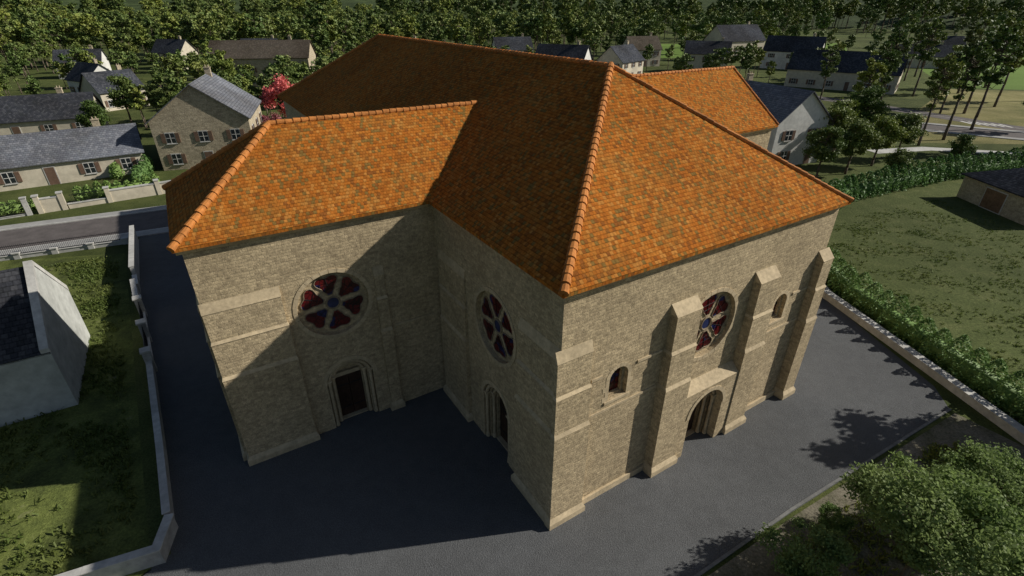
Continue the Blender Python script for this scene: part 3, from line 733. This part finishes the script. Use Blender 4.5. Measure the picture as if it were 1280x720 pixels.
def hedge(name,pts,h,w,leaf=0.13,den=420,sp=0.95,cone=False):
    r=np.random.default_rng(len(pts)*31+int(h*10)); b=B(); C=[]
    for (p,q) in zip(pts[:-1],pts[1:]):
        p=Vector(p);q=Vector(q);d=q-p;ln=d.length;d.normalize();n=Vector((-d.y,d.x))
        k_=0.18 if cone else 0.3
        v=[p-n*w*k_,q-n*w*k_,q+n*w*k_,p+n*w*k_]
        b.solid([(x.x,x.y,0) for x in v],[(x.x,x.y,h*(.45 if cone else .7)) for x in v],1)
        s_=0
        while s_<ln:
            c=p+d*s_; hh=h*random.uniform(0.85,1.15); ww=w*random.uniform(0.88,1.12)/2
            m=int(den)
            z=r.uniform(0.0,1,m)**(1.2 if cone else 1); a=r.uniform(0,2*np.pi,m)
            pr=(1-z**2.4)*0.9+0.1 if cone else np.sqrt(np.clip(1-(z**3),0.02,1))
            rr=ww*pr*r.uniform(0.75,1.08,m)
            k2=0.6 if cone else 0.55
            X=c.x+d.x*np.cos(a)*rr/ww*sp*k2+n.x*np.sin(a)*rr
            Y=c.y+d.y*np.cos(a)*rr/ww*sp*k2+n.y*np.sin(a)*rr
            C.append(np.stack([X,Y,z*hh],1)); s_+=sp*random.uniform(0.95,1.05)
    C=np.concatenate(C); me=leaf_mesh(name,rand_quads(C,leaf,r=r),b,[BARK,LEAFH])
    o=bpy.data.objects.new(name,me); coll.objects.link(o); return o
hedge('hedge',[(27.0,47),(26.1,35),(28.4,20.5),(30,10)],2.4,2.2,0.13,900,1.15,True)
hedge('hedge',[(27.2,49),(39.4,58),(55,65.5),(71,70.5),(95,78)],3.1,2.5,0.22,500,1.5,True)
hedge('hedge',[(-62,49),(-52.6,55)],1.2,1.2,0.2,200); hedge('hedge',[(-49.5,56.4),(-43,61)],2.0,1.2,0.2,260)
hedge('hedge',[(-52,66),(-58,80)],2.0,1.4,0.22,240,1.2); hedge('hedge',[(-46.5,62),(-50,70)],2.2,1.3,0.22,240,1.2); hedge('hedge',[(-62,78),(-90,66)],2.0,1.4,0.25,200,1.3)
def tufts(name,n,area,size,mats):
    (ax,ay),(bx,by),(cx,cy),(dx,dy)=area
    u=rng.uniform(0,1,n);v=rng.uniform(0,1,n)
    X=(ax*(1-u)+bx*u)*(1-v)+(dx*(1-u)+cx*u)*v; Y=(ay*(1-u)+by*u)*(1-v)+(dy*(1-u)+cy*u)*v
    den=np.sin(X*0.9+np.sin(Y*0.7)*2)+np.sin(Y*1.1+X*0.3)+rng.normal(0,0.9,n)
    k=den>0.3; X=X[k];Y=Y[k]
    m=len(X); per=7
    X=np.repeat(X,per)+rng.normal(0,size*0.5,m*per); Y=np.repeat(Y,per)+rng.normal(0,size*0.5,m*per)
    a=rng.uniform(0,2*np.pi,m*per); hgt=size*rng.uniform(0.4,1.2,m*per); wd=size*0.16
    C=np.stack([X,Y,hgt*0.45],1); U=np.stack([np.cos(a),np.sin(a),np.zeros_like(a)],1)*wd
    V=np.stack([rng.normal(0,0.3,m*per)*hgt,rng.normal(0,0.3,m*per)*hgt,hgt*0.5],1)
    me=leaf_mesh(name,quads(C,U,V),B(),mats,qm=0); o=bpy.data.objects.new(name,me); coll.objects.link(o)
tufts('weeds',8000,[(-15.2,12.8),(-36,42.2),(-45,38),(-30,6)],0.2,[WEED])
tufts('weeds',2500,[(9,12.0),(24.2,20.6),(26.4,17),(14,6)],0.18,[WEED])
tufts('grass_tufts',7000,[(27.5,20),(28,48),(50,58),(55,15)],0.13,[WEED])

# ------------------------------------------------------------ light, sky, camera
sv=e1*1.0-e2*0.43
sdir=Vector((sv.x,sv.y,0.672)).normalized()
sun=bpy.data.lights.new('sun','SUN'); sun.energy=4.7; sun.angle=R(0.5); sun.color=(1,0.95,0.86)
so=bpy.data.objects.new('sun',sun); coll.objects.link(so); so.rotation_euler=sdir.to_track_quat('Z','Y').to_euler()
w=bpy.data.worlds.new('World'); scene.world=w; w.use_nodes=True
sky=w.node_tree.nodes.new('ShaderNodeTexSky'); sky.sky_type='NISHITA'; sky.sun_disc=False
sky.sun_elevation=math.asin(sdir.z); sky.sun_rotation=math.atan2(sdir.x,sdir.y)
w.node_tree.links.new(sky.outputs[0],w.node_tree.nodes['Background'].inputs[0]); w.node_tree.nodes['Background'].inputs[1].default_value=0.05
cam=bpy.data.cameras.new('camera'); co=bpy.data.objects.new('camera',cam); coll.objects.link(co)
cam.sensor_width=36; cam.lens=18.0; cam.clip_end=6000; cam.clip_start=0.1
co.location=(0,0,20); co.rotation_euler=(R(90)-0.505,0,0); scene.camera=co
scene.view_settings.view_transform='Standard'; scene.view_settings.look='None'; scene.view_settings.exposure=0
